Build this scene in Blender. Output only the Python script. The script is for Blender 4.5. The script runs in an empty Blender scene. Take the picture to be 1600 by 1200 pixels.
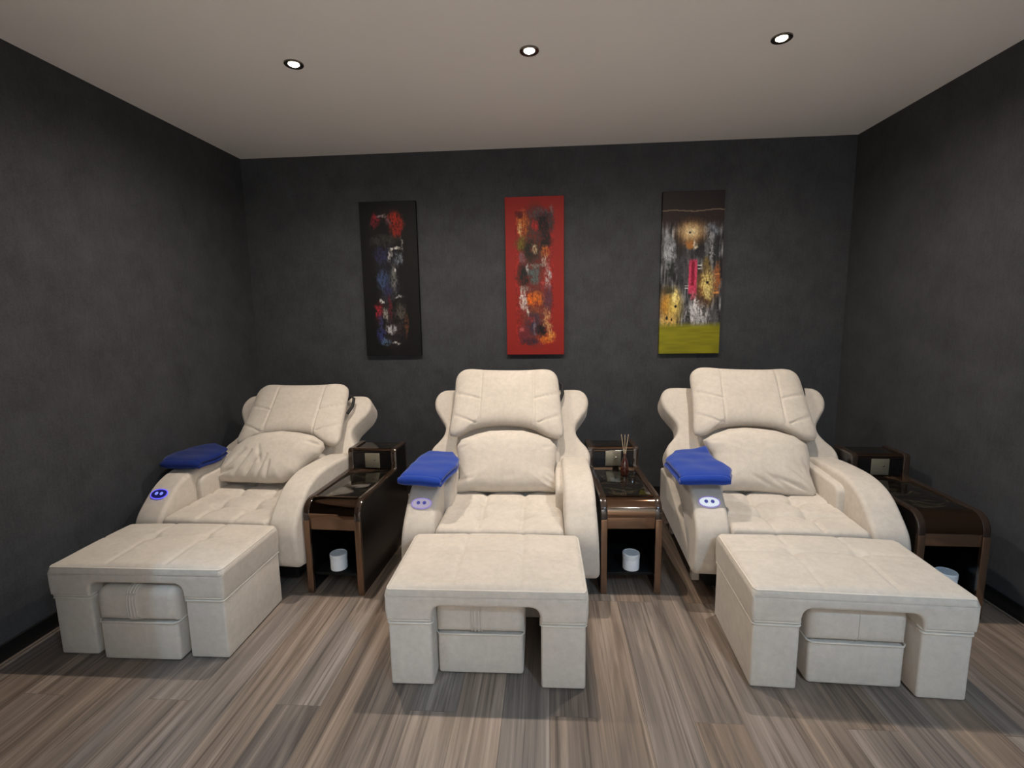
import bpy, bmesh, math, random
import numpy as np
from mathutils import Vector, Matrix

# ------------------------------------------------------------------ camera
SC = bpy.context.scene
COL = SC.collection
PI = math.pi
F_PX, PITCH, YAW, ROLL = 772.79, 0.1406, -0.0732, -0.0154
cam_d = bpy.data.cameras.new('camera')
cam = bpy.data.objects.new('camera', cam_d)
COL.objects.link(cam)
cam_d.sensor_fit = 'HORIZONTAL'
cam_d.sensor_width = 36.0
cam_d.lens = F_PX / 1600.0 * 36.0
cam_d.clip_start = 0.02
cy_, sy_ = math.cos(YAW), math.sin(YAW)
fw = Vector((sy_ * math.cos(PITCH), cy_ * math.cos(PITCH), -math.sin(PITCH)))
rt = Vector((cy_, -sy_, 0))
up = rt.cross(fw)
cr, sr = math.cos(ROLL), math.sin(ROLL)
rt2 = cr * rt + sr * up
up2 = -sr * rt + cr * up
mw = Matrix((rt2, up2, -fw)).transposed().to_4x4()
mw.translation = Vector((0, 0, 1.5))
cam.matrix_world = mw
SC.camera = cam

# ------------------------------------------------------- exposure, world, lamps
SC.view_settings.view_transform = 'Standard'
SC.view_settings.look = 'None'
SC.view_settings.exposure = 0.15
SC.view_settings.gamma = 1.0
SC.view_settings.use_curve_mapping = False
world = bpy.data.worlds.new('world')
SC.world = world
world.use_nodes = True
world.node_tree.nodes['Background'].inputs[0].default_value = (0.8, 0.85, 1.0, 1)
world.node_tree.nodes['Background'].inputs[1].default_value = 0.02
SC.cycles.max_bounces = 10
SC.cycles.diffuse_bounces = 5
SC.cycles.glossy_bounces = 5
SC.cycles.caustics_reflective = True
SC.cycles.blur_glossy = 0.0
SC.cycles.sample_clamp_indirect = 10.0
SC.cycles.use_denoising = True

WARM = (1.0, 0.89, 0.77)
COOL = (0.44, 0.71, 1.0)
FILL = (0.97, 0.94, 0.89)
REAR_E, FRONT_E = 108.0, 69.0
# x, y, energy, colour, cone (degrees), blend; all hang in the ceiling at z = 2.75
LAMPS = [
    (-1.254, 2.579, REAR_E, WARM, 172, 0.85),
    (-0.081, 2.572, REAR_E, WARM, 172, 0.85),
    (1.091, 2.582, REAR_E, WARM, 172, 0.85),
    (-1.50, 0.28, FRONT_E * 0.95, COOL, 80, 0.25),  # unseen lamp, added and narrowed to reach the left ottoman's front
    (1.35, -0.70, FRONT_E * 2.4, COOL, 160, 0.8),
    (-0.70, -1.00, 470.0, FILL, 84, 0.3),  # unseen fill lamp, added to brighten the ceiling by bounce
    (0.50, -1.00, 470.0, FILL, 84, 0.3),  # second unseen fill lamp added for the ceiling
]

# ------------------------------------------------------------------ helpers
def new_obj(name, me, mat=None, parent=None):
    o = bpy.data.objects.new(name, me)
    COL.objects.link(o)
    if mat is not None:
        me.materials.append(mat)
    if parent is not None:
        o.parent = parent
    return o

def tag(o, label, cat, group=None):
    o['label'] = label
    o['category'] = cat
    if group:
        o['group'] = group
    return o

def thing(name, label, cat, loc=(0, 0, 0), rz=0.0, group=None):
    o = bpy.data.objects.new(name, None)
    COL.objects.link(o)
    o.location = loc
    o.rotation_euler = (0, 0, rz)
    o.empty_display_size = 0.05
    return tag(o, label, cat, group)

def copy_thing(o, parent=None):
    c = o.copy()
    COL.objects.link(c)
    if parent is not None:
        c.parent = parent
    for ch in list(o.children):
        copy_thing(ch, c)
    return c

def mesh_from(name, verts, faces, smooth=True, angle=None):
    me = bpy.data.meshes.new(name)
    me.from_pydata([tuple(v) for v in verts], [], faces)
    me.validate()
    finish(me, smooth, angle)
    return me

def finish(me, smooth=True, angle=None):
    bm = bmesh.new()
    bm.from_mesh(me)
    bmesh.ops.recalc_face_normals(bm, faces=bm.faces)
    for f in bm.faces:
        f.smooth = smooth
    if angle is not None:
        for e in bm.edges:
            if len(e.link_faces) == 2:
                e.smooth = e.calc_face_angle(0) < angle
    bm.to_mesh(me)
    bm.free()

def bm_mesh(name, bm, smooth=True, angle=math.radians(40)):
    me = bpy.data.meshes.new(name)
    bm.to_mesh(me)
    bm.free()
    finish(me, smooth, angle)
    return me

def add_box(bm, x0, x1, y0, y1, z0, z1, bev=0.0, seg=3):
    g = bmesh.ops.create_cube(bm, size=1.0)
    vs = g['verts']
    for v in vs:
        v.co.x = x0 + (v.co.x + .5) * (x1 - x0)
        v.co.y = y0 + (v.co.y + .5) * (y1 - y0)
        v.co.z = z0 + (v.co.z + .5) * (z1 - z0)
    if bev > 0:
        es = list({e for v in vs for e in v.link_edges})
        bmesh.ops.bevel(bm, geom=es, offset=bev, segments=seg, affect='EDGES', profile=0.5)
    return bm

def box_mesh(name, *a, **k):
    return bm_mesh(name, add_box(bmesh.new(), *a, **k))

def box(name, mat, parent, *a, **k):
    return new_obj(name, box_mesh(name, *a, **k), mat, parent)

def offset_poly(P, d):
    """inset a counter-clockwise closed polygon by d"""
    n = len(P)
    out = []
    for i in range(n):
        a, b, c = P[i - 1], P[i], P[(i + 1) % n]
        e1 = np.subtract(b, a); e2 = np.subtract(c, b)
        e1 = e1 / (np.hypot(*e1) + 1e-12); e2 = e2 / (np.hypot(*e2) + 1e-12)
        n1 = np.array([-e1[1], e1[0]]); n2 = np.array([-e2[1], e2[0]])
        m = n1 + n2
        k = max(0.35, (1 + n1 @ n2))
        out.append(np.array(b) + d * m / k)
    return out

def ccw(P):
    a = sum(P[i - 1][0] * P[i][1] - P[i][0] * P[i - 1][1] for i in range(len(P)))
    return P if a > 0 else P[::-1]

def slab(outline, c0, c1, r, fn, seg=4, name='slab', bulge=0.0, spread=None):
    """extrude a closed 2D outline from c0 to c1 with rounded rims (radius r); fn maps (a, b, c) to xyz"""
    P = ccw([np.array(p, float) for p in outline])
    rings = []
    if r > 0:
        for k in range(seg + 1):
            t = PI / 2 * k / seg
            rings.append((r * (1 - math.sin(t)), c0 + r * (1 - math.cos(t))))
        for k in range(seg + 1):
            t = PI / 2 * (1 - k / seg)
            rings.append((r * (1 - math.sin(t)), c1 - r * (1 - math.cos(t))))
    else:
        rings = [(0, c0), (0, c1)]
    verts, faces = [], []
    n = len(P)
    for ins, c in rings:
        Q = offset_poly(P, ins) if ins > 1e-9 else P
        for q in Q:
            verts.append(fn(q[0], q[1], c))
    for k in range(len(rings) - 1):
        for i in range(n):
            j = (i + 1) % n
            faces.append((k * n + i, k * n + j, (k + 1) * n + j, (k + 1) * n + i))
    faces.append(tuple(range(n))[::-1])
    faces.append(tuple((len(rings) - 1) * n + i for i in range(n)))
    return mesh_from(name, verts, faces, True, math.radians(35))

def arc(cx, cy, r, a0, a1, n=6):
    return [(cx + r * math.cos(math.radians(a0 + (a1 - a0) * i / n)),
             cy + r * math.sin(math.radians(a0 + (a1 - a0) * i / n))) for i in range(n + 1)]

def smooth_closed(P, n):
    """closed Catmull-Rom through P, resampled to n points"""
    P = np.array(P, float)
    m = len(P)
    out = []
    for i in range(m):
        p0, p1, p2, p3 = P[i - 1], P[i], P[(i + 1) % m], P[(i + 2) % m]
        for k in range(12):
            t = k / 12
            out.append(.5 * (2 * p1 + (p2 - p0) * t + (2 * p0 - 5 * p1 + 4 * p2 - p3) * t * t
                             + (3 * p1 - p0 - 3 * p2 + p3) * t ** 3))
    out = np.array(out)
    d = np.r_[0, np.cumsum(np.hypot(*(np.roll(out, -1, 0) - out).T))]
    s = np.linspace(0, d[-1], n, endpoint=False)
    ext = np.vstack([out, out[:1]])
    return np.stack([np.interp(s, d, ext[:, 0]), np.interp(s, d, ext[:, 1])], 1)

def smooth_open(P, per=6):
    P = [np.array(p, float) for p in P]
    out = []
    for i in range(len(P) - 1):
        p0 = P[max(0, i - 1)]; p1 = P[i]; p2 = P[i + 1]; p3 = P[min(len(P) - 1, i + 2)]
        for k in range(per):
            t = k / per
            out.append(.5 * (2 * p1 + (p2 - p0) * t + (2 * p0 - 5 * p1 + 4 * p2 - p3) * t * t
                             + (3 * p1 - p0 - 3 * p2 + p3) * t ** 3))
    out.append(P[-1])
    return out

def tube_mesh(name, path, r, sides=8, closed=False):
    path = [Vector(p) for p in path]
    n = len(path)
    verts, faces = [], []
    for i, p in enumerate(path):
        if closed:
            t = path[(i + 1) % n] - path[i - 1]
        else:
            t = path[min(n - 1, i + 1)] - path[max(0, i - 1)]
        t.normalize()
        a = Vector((0, 0, 1)) if abs(t.z) < .9 else Vector((0, 1, 0))
        u = t.cross(a).normalized(); v = t.cross(u)
        rr = r[i] if isinstance(r, (list, tuple)) else r
        for k in range(sides):
            w = 2 * PI * k / sides
            verts.append(p + rr * (math.cos(w) * u + math.sin(w) * v))
    m = n if closed else n - 1
    for i in range(m):
        for k in range(sides):
            a = i * sides; b = ((i + 1) % n) * sides; l = (k + 1) % sides
            faces.append((a + k, a + l, b + l, b + k))
    if not closed:
        faces.append(tuple(range(sides)))
        faces.append(tuple((n - 1) * sides + k for k in range(sides)))
    return mesh_from(name, verts, faces, True, math.radians(60))

def lathe_mesh(name, prof, n=32, closed_top=True):
    verts, faces = [], []
    for r, z in prof:
        for k in range(n):
            a = 2 * PI * k / n
            verts.append((r * math.cos(a), r * math.sin(a), z))
    for i in range(len(prof) - 1):
        for k in range(n):
            l = (k + 1) % n
            faces.append((i * n + k, i * n + l, (i + 1) * n + l, (i + 1) * n + k))
    faces.append(tuple(range(n))[::-1])
    faces.append(tuple((len(prof) - 1) * n + k for k in range(n)))
    return mesh_from(name, verts, faces, True, math.radians(35))

def seg_dist(u, v, s):
    x0, y0, x1, y1 = s[:4]
    dx, dy = x1 - x0, y1 - y0
    t = max(0, min(1, ((u - x0) * dx + (v - y0) * dy) / (dx * dx + dy * dy + 1e-12)))
    return math.hypot(u - x0 - t * dx, v - y0 - t * dy), t

def pillow_mesh(name, outline, T, Tb, q=3.6, creases=(), n=140, K=38, sag=None, centre=None):
    """closed puffy pillow in the (u, v) plane, front bulge T, back bulge Tb; creases = (u0,v0,u1,v1,depth,width)"""
    P = smooth_closed(ccw(list(outline)), n)
    c = np.array(centre) if centre is not None else P.mean(0)
    verts, faces = [], []
    def ring(side):
        ids = []
        for k in range(K, -1, -1):
            r = (k / K) ** 0.8
            if k == K and side < 0:
                ids.append(ids0[0]); continue
            if k == 0:
                w = height(c[0], c[1], 0, side)
                verts.append((c[0], c[1], w)); ids.append([len(verts) - 1]); continue
            row = []
            for p in P:
                u, v = c + (p - c) * r
                w = height(u, v, r, side)
                verts.append((u, v, w)); row.append(len(verts) - 1)
            ids.append(row)
        return ids
    def height(u, v, r, side):
        h = (T if side > 0 else -Tb) * math.sqrt(max(0, 1 - r ** q))
        if side > 0:
            for s in creases:
                d, t = seg_dist(u, v, s)
                f = math.sin(PI * (0.12 + 0.76 * t)) if len(s) > 6 and s[6] else 1.0
                h -= s[4] * f * math.exp(-(d / s[5]) ** 2) * min(1.0, (1 - r) * 12)
        if sag:
            h += sag(u, v)
        return h
    ids0 = ring(1)
    ids1 = ring(-1)
    for ids, flip in ((ids0, False), (ids1, True)):
        for a in range(K):
            A, B = ids[a], ids[a + 1]
            for i in range(n):
                j = (i + 1) % n
                if len(B) == 1:
                    f = (A[i], A[j], B[0])
                else:
                    f = (A[i], A[j], B[j], B[i])
                faces.append(f[::-1] if flip else f)
    return mesh_from(name, verts, faces, True, None)

def pad_mesh(name, x0, x1, y0, y1, zb, zt, rim, fn, nx=80, ny=60):
    """closed upholstered pad: flat bottom zb, top zt with rounded rim and relief fn(x, y)"""
    verts, faces = [], []
    xs = [x0 + (x1 - x0) * (.5 - .5 * math.cos(PI * i / nx)) * 1.0 for i in range(nx + 1)]
    xs = [x0 + (x1 - x0) * (0.35 * (.5 - .5 * math.cos(PI * i / nx)) + 0.65 * i / nx) for i in range(nx + 1)]
    ys = [y0 + (y1 - y0) * (0.35 * (.5 - .5 * math.cos(PI * i / ny)) + 0.65 * i / ny) for i in range(ny + 1)]
    def top(x, y):
        d = min(x - x0, x1 - x, y - y0, y1 - y)
        e = 0.0
        for dd in (x - x0, x1 - x, y - y0, y1 - y):
            if dd < rim:
                e += rim - math.sqrt(max(0, rim * rim - (rim - dd) ** 2))
        return zt - min(e, rim) + fn(x, y) * min(1, d / (rim + 1e-6))
    rc = rim * .8
    def plan(x, y):
        px, py = min(max(x, x0 + rc), x1 - rc), min(max(y, y0 + rc), y1 - rc)
        vx, vy = x - px, y - py
        d = math.hypot(vx, vy)
        if d < 1e-9:
            return x, y
        k = max(abs(vx), abs(vy)) / d
        return px + vx * k, py + vy * k
    for y in ys:
        for x in xs:
            verts.append((*plan(x, y), max(zb + .001, top(x, y))))
    m = nx + 1
    for j in range(ny):
        for i in range(nx):
            faces.append((j * m + i, j * m + i + 1, (j + 1) * m + i + 1, (j + 1) * m + i))
    per = [i for i in range(m)] + [j * m + nx for j in range(1, ny + 1)] + \
          [ny * m + i for i in range(nx - 1, -1, -1)] + [j * m for j in range(ny - 1, 0, -1)]
    base = len(verts)
    for i in per:
        verts.append((verts[i][0], verts[i][1], zb))
    n = len(per)
    for k in range(n):
        l = (k + 1) % n
        faces.append((per[l], per[k], base + k, base + l))
    faces.append(tuple(base + k for k in range(n)))
    return mesh_from(name, verts, faces, True, math.radians(50))

# ------------------------------------------------------------------ materials
def mat_new(name):
    m = bpy.data.materials.new(name)
    m.use_nodes = True
    nt = m.node_tree
    return m, nt, nt.nodes['Principled BSDF']

def N(nt, kind, **kw):
    n = nt.nodes.new(kind)
    for k, v in kw.items():
        if k == 'ins':
            for a, b in v.items():
                n.inputs[a].default_value = b
        else:
            setattr(n, k, v)
    return n

def lin(c):
    return tuple(((x / 255) / 12.92 if x / 255 <= .04045 else ((x / 255 + .055) / 1.055) ** 2.4) for x in c)

def plain(name, col, rough=.5, metal=0.0, spec=.5, coat=0.0, noise=0.0, nscale=40, bump=0.0):
    m, nt, b = mat_new(name)
    b.inputs['Base Color'].default_value = (*col, 1)
    b.inputs['Roughness'].default_value = rough
    b.inputs['Metallic'].default_value = metal
    b.inputs['Specular IOR Level'].default_value = spec
    b.inputs['Coat Weight'].default_value = coat
    if noise > 0 or bump > 0:
        tc = N(nt, 'ShaderNodeTexCoord')
        nz = N(nt, 'ShaderNodeTexNoise', ins={'Scale': nscale, 'Detail': 4.0})
        nt.links.new(tc.outputs['Object'], nz.inputs['Vector'])
        if noise > 0:
            mx = N(nt, 'ShaderNodeMix', data_type='RGBA')
            mx.inputs['A'].default_value = (*[c * (1 - noise) for c in col], 1)
            mx.inputs['B'].default_value = (*[min(1, c * (1 + noise)) for c in col], 1)
            nt.links.new(nz.outputs['Fac'], mx.inputs['Factor'])
            nt.links.new(mx.outputs['Result'], b.inputs['Base Color'])
        if bump > 0:
            bp = N(nt, 'ShaderNodeBump', ins={'Strength': bump, 'Distance': .002})
            nt.links.new(nz.outputs['Fac'], bp.inputs['Height'])
            nt.links.new(bp.outputs['Normal'], b.inputs['Normal'])
    return m

def fabric_mat(name, col, rough=.85, sheen=.25, mott=.15, scale=8.0):
    m, nt, b = mat_new(name)
    tc = N(nt, 'ShaderNodeTexCoord')
    n1 = N(nt, 'ShaderNodeTexNoise', ins={'Scale': scale, 'Detail': 5.0, 'Roughness': .65})
    n2 = N(nt, 'ShaderNodeTexNoise', ins={'Scale': 420.0, 'Detail': 2.0})
    for n in (n1, n2):
        nt.links.new(tc.outputs['Object'], n.inputs['Vector'])
    rmp = N(nt, 'ShaderNodeMapRange', ins={'From Min': .3, 'From Max': .7})
    nt.links.new(n1.outputs['Fac'], rmp.inputs['Value'])
    n0 = N(nt, 'ShaderNodeTexNoise', ins={'Scale': scale * 4.5, 'Detail': 4.0, 'Roughness': .7})
    nt.links.new(tc.outputs['Object'], n0.inputs['Vector'])
    av = N(nt, 'ShaderNodeMath', operation='MULTIPLY_ADD')
    av.inputs[1].default_value = .55
    nt.links.new(n0.outputs['Fac'], av.inputs[0])
    hv = N(nt, 'ShaderNodeMath', operation='MULTIPLY')
    hv.inputs[1].default_value = .45
    nt.links.new(n1.outputs['Fac'], hv.inputs[0])
    nt.links.new(hv.outputs[0], av.inputs[2])
    nt.links.new(av.outputs[0], rmp.inputs['Value'])
    mx = N(nt, 'ShaderNodeMix', data_type='RGBA')
    mx.inputs['A'].default_value = (*[c * (1 - mott) for c in col], 1)
    mx.inputs['B'].default_value = (*[min(1, c * (1 + mott * .6)) for c in col], 1)
    nt.links.new(rmp.outputs['Result'], mx.inputs['Factor'])
    mx2 = N(nt, 'ShaderNodeMix', data_type='RGBA', blend_type='MULTIPLY', ins={'Factor': .22})
    nt.links.new(mx.outputs['Result'], mx2.inputs['A'])
    nt.links.new(n2.outputs['Color'], mx2.inputs['B'])
    r2 = N(nt, 'ShaderNodeMapRange', ins={'From Min': .25, 'From Max': .75, 'To Min': .75, 'To Max': 1.1})
    nt.links.new(n2.outputs['Fac'], r2.inputs['Value'])
    nt.links.new(r2.outputs['Result'], mx2.inputs['B'])
    nt.links.new(mx2.outputs['Result'], b.inputs['Base Color'])
    b.inputs['Roughness'].default_value = rough
    b.inputs['Specular IOR Level'].default_value = .2
    b.inputs['Sheen Weight'].default_value = sheen
    b.inputs['Sheen Roughness'].default_value = .4
    bp = N(nt, 'ShaderNodeBump', ins={'Strength': .18, 'Distance': .001})
    nt.links.new(n2.outputs['Fac'], bp.inputs['Height'])
    nt.links.new(bp.outputs['Normal'], b.inputs['Normal'])
    return m

CREAM = (0.61, 0.55, 0.48)
M_FAB = fabric_mat('cream_suede', CREAM)
M_PIPE = fabric_mat('cream_piping', (0.68, 0.62, 0.54), mott=.04)
M_TOWEL = fabric_mat('blue_fleece', (0.012, 0.045, 0.30), rough=.95, sheen=.35, mott=.18, scale=60)
M_TOWEL_SHADED = fabric_mat('shaded_blue_fleece', (0.007, 0.022, 0.15), rough=.95, sheen=.15, mott=.18, scale=60)  # darker copy of the towel blue, shade on the left towel put into colour
M_BLACK = plain('black_lacquer', (0.006, 0.005, 0.005), rough=.22, spec=.4)
M_INNER = plain('black_inner_board', (0.006, 0.006, 0.006), rough=.6, spec=.2)
M_BRONZE = plain('bronze_mirror_metal', (0.23, 0.14, 0.09), rough=.06, metal=1.0)
M_DARKB = plain('dark_bronze_lacquer', (0.030, 0.018, 0.012), rough=.10, spec=.6, coat=.6)
M_BROWN = plain('brown_satin_metal', (0.24, 0.145, 0.092), rough=.22, metal=.75)
M_STRAP = plain('black_strap', (0.01, 0.01, 0.011), rough=.7)
M_WHITE = plain('white_plastic', (0.80, 0.84, 0.88), rough=.35)
M_LID = plain('white_lid_plastic', (0.78, 0.82, 0.86), rough=.4)
M_AMBER = plain('dark_amber_glass', (0.045, 0.010, 0.006), rough=.06, spec=.6, coat=.5)
M_REED = plain('pale_reed', (0.72, 0.56, 0.38), rough=.7)
M_CHROME = plain('satin_chrome', (0.55, 0.52, 0.48), rough=.18, metal=1.0)
M_RING = plain('dark_nickel_ring', (0.20, 0.18, 0.16), rough=.22, metal=1.0)
M_PLATE = plain('brass_socket_plate', (0.30, 0.27, 0.20), rough=.32, metal=.6, noise=.15, nscale=120)
M_BASEB = plain('black_baseboard', (0.008, 0.008, 0.008), rough=.35)
M_BEAD = plain('brown_floor_bead', (0.16, 0.125, 0.10), rough=.5)
M_CEIL = plain('ceiling_paint', (0.93, 0.91, 0.89), rough=.9, spec=.2, noise=.02, nscale=3)

def emis(name, col, strength):
    m, nt, b = mat_new(name)
    b.inputs['Base Color'].default_value = (0.02, 0.02, 0.02, 1)
    b.inputs['Emission Color'].default_value = (*col, 1)
    b.inputs['Emission Strength'].default_value = strength
    return m

M_LAMP = emis('warm_lamp_glow', (1.0, 0.9, 0.75), 14.0)
M_LAMPC = emis('cool_lamp_glow', (0.9, 0.96, 1.0), 14.0)

def marble_mat():
    m, nt, b = mat_new('black_marble_glass')
    tc = N(nt, 'ShaderNodeTexCoord')
    n1 = N(nt, 'ShaderNodeTexNoise', ins={'Scale': 5.0, 'Detail': 8.0, 'Distortion': 1.6})
    nt.links.new(tc.outputs['Object'], n1.inputs['Vector'])
    cr_ = N(nt, 'ShaderNodeValToRGB')
    e = cr_.color_ramp.elements
    e[0].position = .485; e[0].color = (0.006, 0.005, 0.004, 1)
    e[1].position = .515; e[1].color = (0.006, 0.005, 0.004, 1)
    k = cr_.color_ramp.elements.new(.5); k.color = (0.05, 0.04, 0.022, 1)
    nt.links.new(n1.outputs['Fac'], cr_.inputs['Fac'])
    nt.links.new(cr_.outputs['Color'], b.inputs['Base Color'])
    b.inputs['Roughness'].default_value = .05
    b.inputs['Specular IOR Level'].default_value = .7
    b.inputs['IOR'].default_value = 1.6
    return m
M_MARBLE = marble_mat()

def wall_mat():
    m, nt, b = mat_new('charcoal_wallpaper')
    tc = N(nt, 'ShaderNodeTexCoord')
    n1 = N(nt, 'ShaderNodeTexNoise', ins={'Scale': 5.0, 'Detail': 7.0, 'Roughness': .7})
    n2 = N(nt, 'ShaderNodeTexNoise', ins={'Scale': 130.0, 'Detail': 5.0, 'Roughness': .75})
    mp = N(nt, 'ShaderNodeMapping')
    mp.inputs['Scale'].default_value = (90, 90, 14)
    n3 = N(nt, 'ShaderNodeTexNoise', ins={'Scale': 1.0, 'Detail': 3.0})
    nt.links.new(tc.outputs['Object'], n1.inputs['Vector'])
    nt.links.new(tc.outputs['Object'], n2.inputs['Vector'])
    nt.links.new(tc.outputs['Object'], mp.inputs['Vector'])
    nt.links.new(mp.outputs['Vector'], n3.inputs['Vector'])
    a = N(nt, 'ShaderNodeMath', operation='ADD')
    nt.links.new(n1.outputs['Fac'], a.inputs[0]); nt.links.new(n2.outputs['Fac'], a.inputs[1])
    a2 = N(nt, 'ShaderNodeMath', operation='MULTIPLY_ADD')
    a2.inputs[1].default_value = .35
    nt.links.new(a.outputs[0], a2.inputs[2]); nt.links.new(n3.outputs['Fac'], a2.inputs[0])
    r = N(nt, 'ShaderNodeMapRange', ins={'From Min': .82, 'From Max': 1.52})
    nt.links.new(a2.outputs[0], r.inputs['Value'])
    mx = N(nt, 'ShaderNodeMix', data_type='RGBA')
    mx.inputs['A'].default_value = (0.034, 0.036, 0.040, 1)
    mx.inputs['B'].default_value = (0.072, 0.076, 0.083, 1)
    nt.links.new(r.outputs['Result'], mx.inputs['Factor'])
    nt.links.new(mx.outputs['Result'], b.inputs['Base Color'])
    b.inputs['Roughness'].default_value = .75
    b.inputs['Specular IOR Level'].default_value = .25
    bp = N(nt, 'ShaderNodeBump', ins={'Strength': .25, 'Distance': .002})
    nt.links.new(n2.outputs['Fac'], bp.inputs['Height'])
    nt.links.new(bp.outputs['Normal'], b.inputs['Normal'])
    return m
M_WALL = wall_mat()

def floor_mat():
    m, nt, b = mat_new('grey_brown_plank_floor')
    tc = N(nt, 'ShaderNodeTexCoord')
    rot = N(nt, 'ShaderNodeMapping')
    rot.inputs['Rotation'].default_value = (0, 0, PI / 2)
    nt.links.new(tc.outputs['Object'], rot.inputs['Vector'])
    br = N(nt, 'ShaderNodeTexBrick', offset=.37, offset_frequency=3)
    for k, v in {'Scale': 1.0, 'Brick Width': 1.22, 'Row Height': .178, 'Mortar Size': .0011, 'Mortar Smooth': .3,
                 'Bias': 0.0, 'Color1': (0, 0, 0, 1), 'Color2': (1, 1, 1, 1), 'Mortar': (.5, .5, .5, 1)}.items():
        br.inputs[k].default_value = v
    nt.links.new(rot.outputs['Vector'], br.inputs['Vector'])
    # shift the grain per plank
    add = N(nt, 'ShaderNodeVectorMath', operation='MULTIPLY_ADD')
    nt.links.new(br.outputs['Color'], add.inputs[0])
    add.inputs[1].default_value = (7.3, 5.1, 3.7)
    nt.links.new(tc.outputs['Object'], add.inputs[2])
    mp = N(nt, 'ShaderNodeMapping'); mp.inputs['Scale'].default_value = (15, .8, 1)
    nt.links.new(add.outputs[0], mp.inputs['Vector'])
    g1 = N(nt, 'ShaderNodeTexNoise', ins={'Scale': 1.0, 'Detail': 6.0, 'Roughness': .6, 'Distortion': .9})
    nt.links.new(mp.outputs['Vector'], g1.inputs['Vector'])
    mp2 = N(nt, 'ShaderNodeMapping'); mp2.inputs['Scale'].default_value = (95, 2.2, 1)
    nt.links.new(add.outputs[0], mp2.inputs['Vector'])
    g2 = N(nt, 'ShaderNodeTexNoise', ins={'Scale': 1.0, 'Detail': 3.0})
    nt.links.new(mp2.outputs['Vector'], g2.inputs['Vector'])
    mp3 = N(nt, 'ShaderNodeMapping'); mp3.inputs['Scale'].default_value = (42, .75, 1)
    nt.links.new(add.outputs[0], mp3.inputs['Vector'])
    g3 = N(nt, 'ShaderNodeTexNoise', ins={'Scale': 1.0, 'Detail': 4.0, 'Roughness': .55, 'Distortion': 1.4})
    nt.links.new(mp3.outputs['Vector'], g3.inputs['Vector'])
    m1 = N(nt, 'ShaderNodeMath', operation='MULTIPLY_ADD'); m1.inputs[1].default_value = .28
    nt.links.new(g2.outputs['Fac'], m1.inputs[0]); nt.links.new(g1.outputs['Fac'], m1.inputs[2])
    m2 = N(nt, 'ShaderNodeMath', operation='MULTIPLY_ADD'); m2.inputs[1].default_value = .17
    sep = N(nt, 'ShaderNodeSeparateColor')
    nt.links.new(br.outputs['Color'], sep.inputs[0])
    nt.links.new(sep.outputs[0], m2.inputs[0]); nt.links.new(m1.outputs[0], m2.inputs[2])
    ramp = N(nt, 'ShaderNodeValToRGB')
    e = ramp.color_ramp.elements
    e[0].position = .46; e[0].color = (0.080, 0.062, 0.050, 1)
    e[1].position = .98; e[1].color = (0.345, 0.275, 0.222, 1)
    k = ramp.color_ramp.elements.new(.73); k.color = (0.205, 0.158, 0.125, 1)
    k = ramp.color_ramp.elements.new(.60); k.color = (0.145, 0.115, 0.094, 1)
    nt.links.new(m2.outputs[0], ramp.inputs['Fac'])
    # dark and pale figure lines along the grain
    st = N(nt, 'ShaderNodeValToRGB')
    e = st.color_ramp.elements
    e[0].position = .36; e[0].color = (.52, .50, .48, 1)
    e[1].position = .70; e[1].color = (1.42, 1.38, 1.32, 1)
    k = st.color_ramp.elements.new(.45); k.color = (.98, .98, .98, 1)
    k = st.color_ramp.elements.new(.60); k.color = (1.0, 1.0, 1.0, 1)
    nt.links.new(g3.outputs['Fac'], st.inputs['Fac'])
    mst = N(nt, 'ShaderNodeMix', data_type='RGBA', blend_type='MULTIPLY', ins={'Factor': .8})
    nt.links.new(ramp.outputs['Color'], mst.inputs['A'])
    nt.links.new(st.outputs['Color'], mst.inputs['B'])
    # grey planks beside brown ones
    hs = N(nt, 'ShaderNodeHueSaturation')
    sr_ = N(nt, 'ShaderNodeMapRange', ins={'From Min': 0, 'From Max': 1, 'To Min': .72, 'To Max': 1.18})
    sub = N(nt, 'ShaderNodeMath', operation='FRACT')
    mul = N(nt, 'ShaderNodeMath', operation='MULTIPLY'); mul.inputs[1].default_value = 7.7
    nt.links.new(sep.outputs[0], mul.inputs[0]); nt.links.new(mul.outputs[0], sub.inputs[0])
    nt.links.new(sub.outputs[0], sr_.inputs['Value'])
    nt.links.new(sr_.outputs['Result'], hs.inputs['Saturation'])
    nt.links.new(mst.outputs['Result'], hs.inputs['Color'])
    mx = N(nt, 'ShaderNodeMix', data_type='RGBA', blend_type='MULTIPLY')
    inv = N(nt, 'ShaderNodeMapRange', ins={'From Min': 0, 'From Max': 1, 'To Min': 0, 'To Max': .6})
    nt.links.new(br.outputs['Fac'], inv.inputs['Value'])
    nt.links.new(inv.outputs['Result'], mx.inputs['Factor'])
    nt.links.new(hs.outputs['Color'], mx.inputs['A'])
    mx.inputs['B'].default_value = (.25, .22, .2, 1)
    nt.links.new(mx.outputs['Result'], b.inputs['Base Color'])
    b.inputs['Roughness'].default_value = .46
    b.inputs['Specular IOR Level'].default_value = .35
    bp = N(nt, 'ShaderNodeBump', ins={'Strength': .12, 'Distance': .001})
    nt.links.new(g2.outputs['Fac'], bp.inputs['Height'])
    nt.links.new(bp.outputs['Normal'], b.inputs['Normal'])
    return m
M_FLOOR = floor_mat()

M_PLASTER = plain('pale_bounce_plaster', (0.78, 0.75, 0.70), rough=.9, spec=.2)  # unseen front wall, made pale to bounce light onto the ceiling
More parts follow.
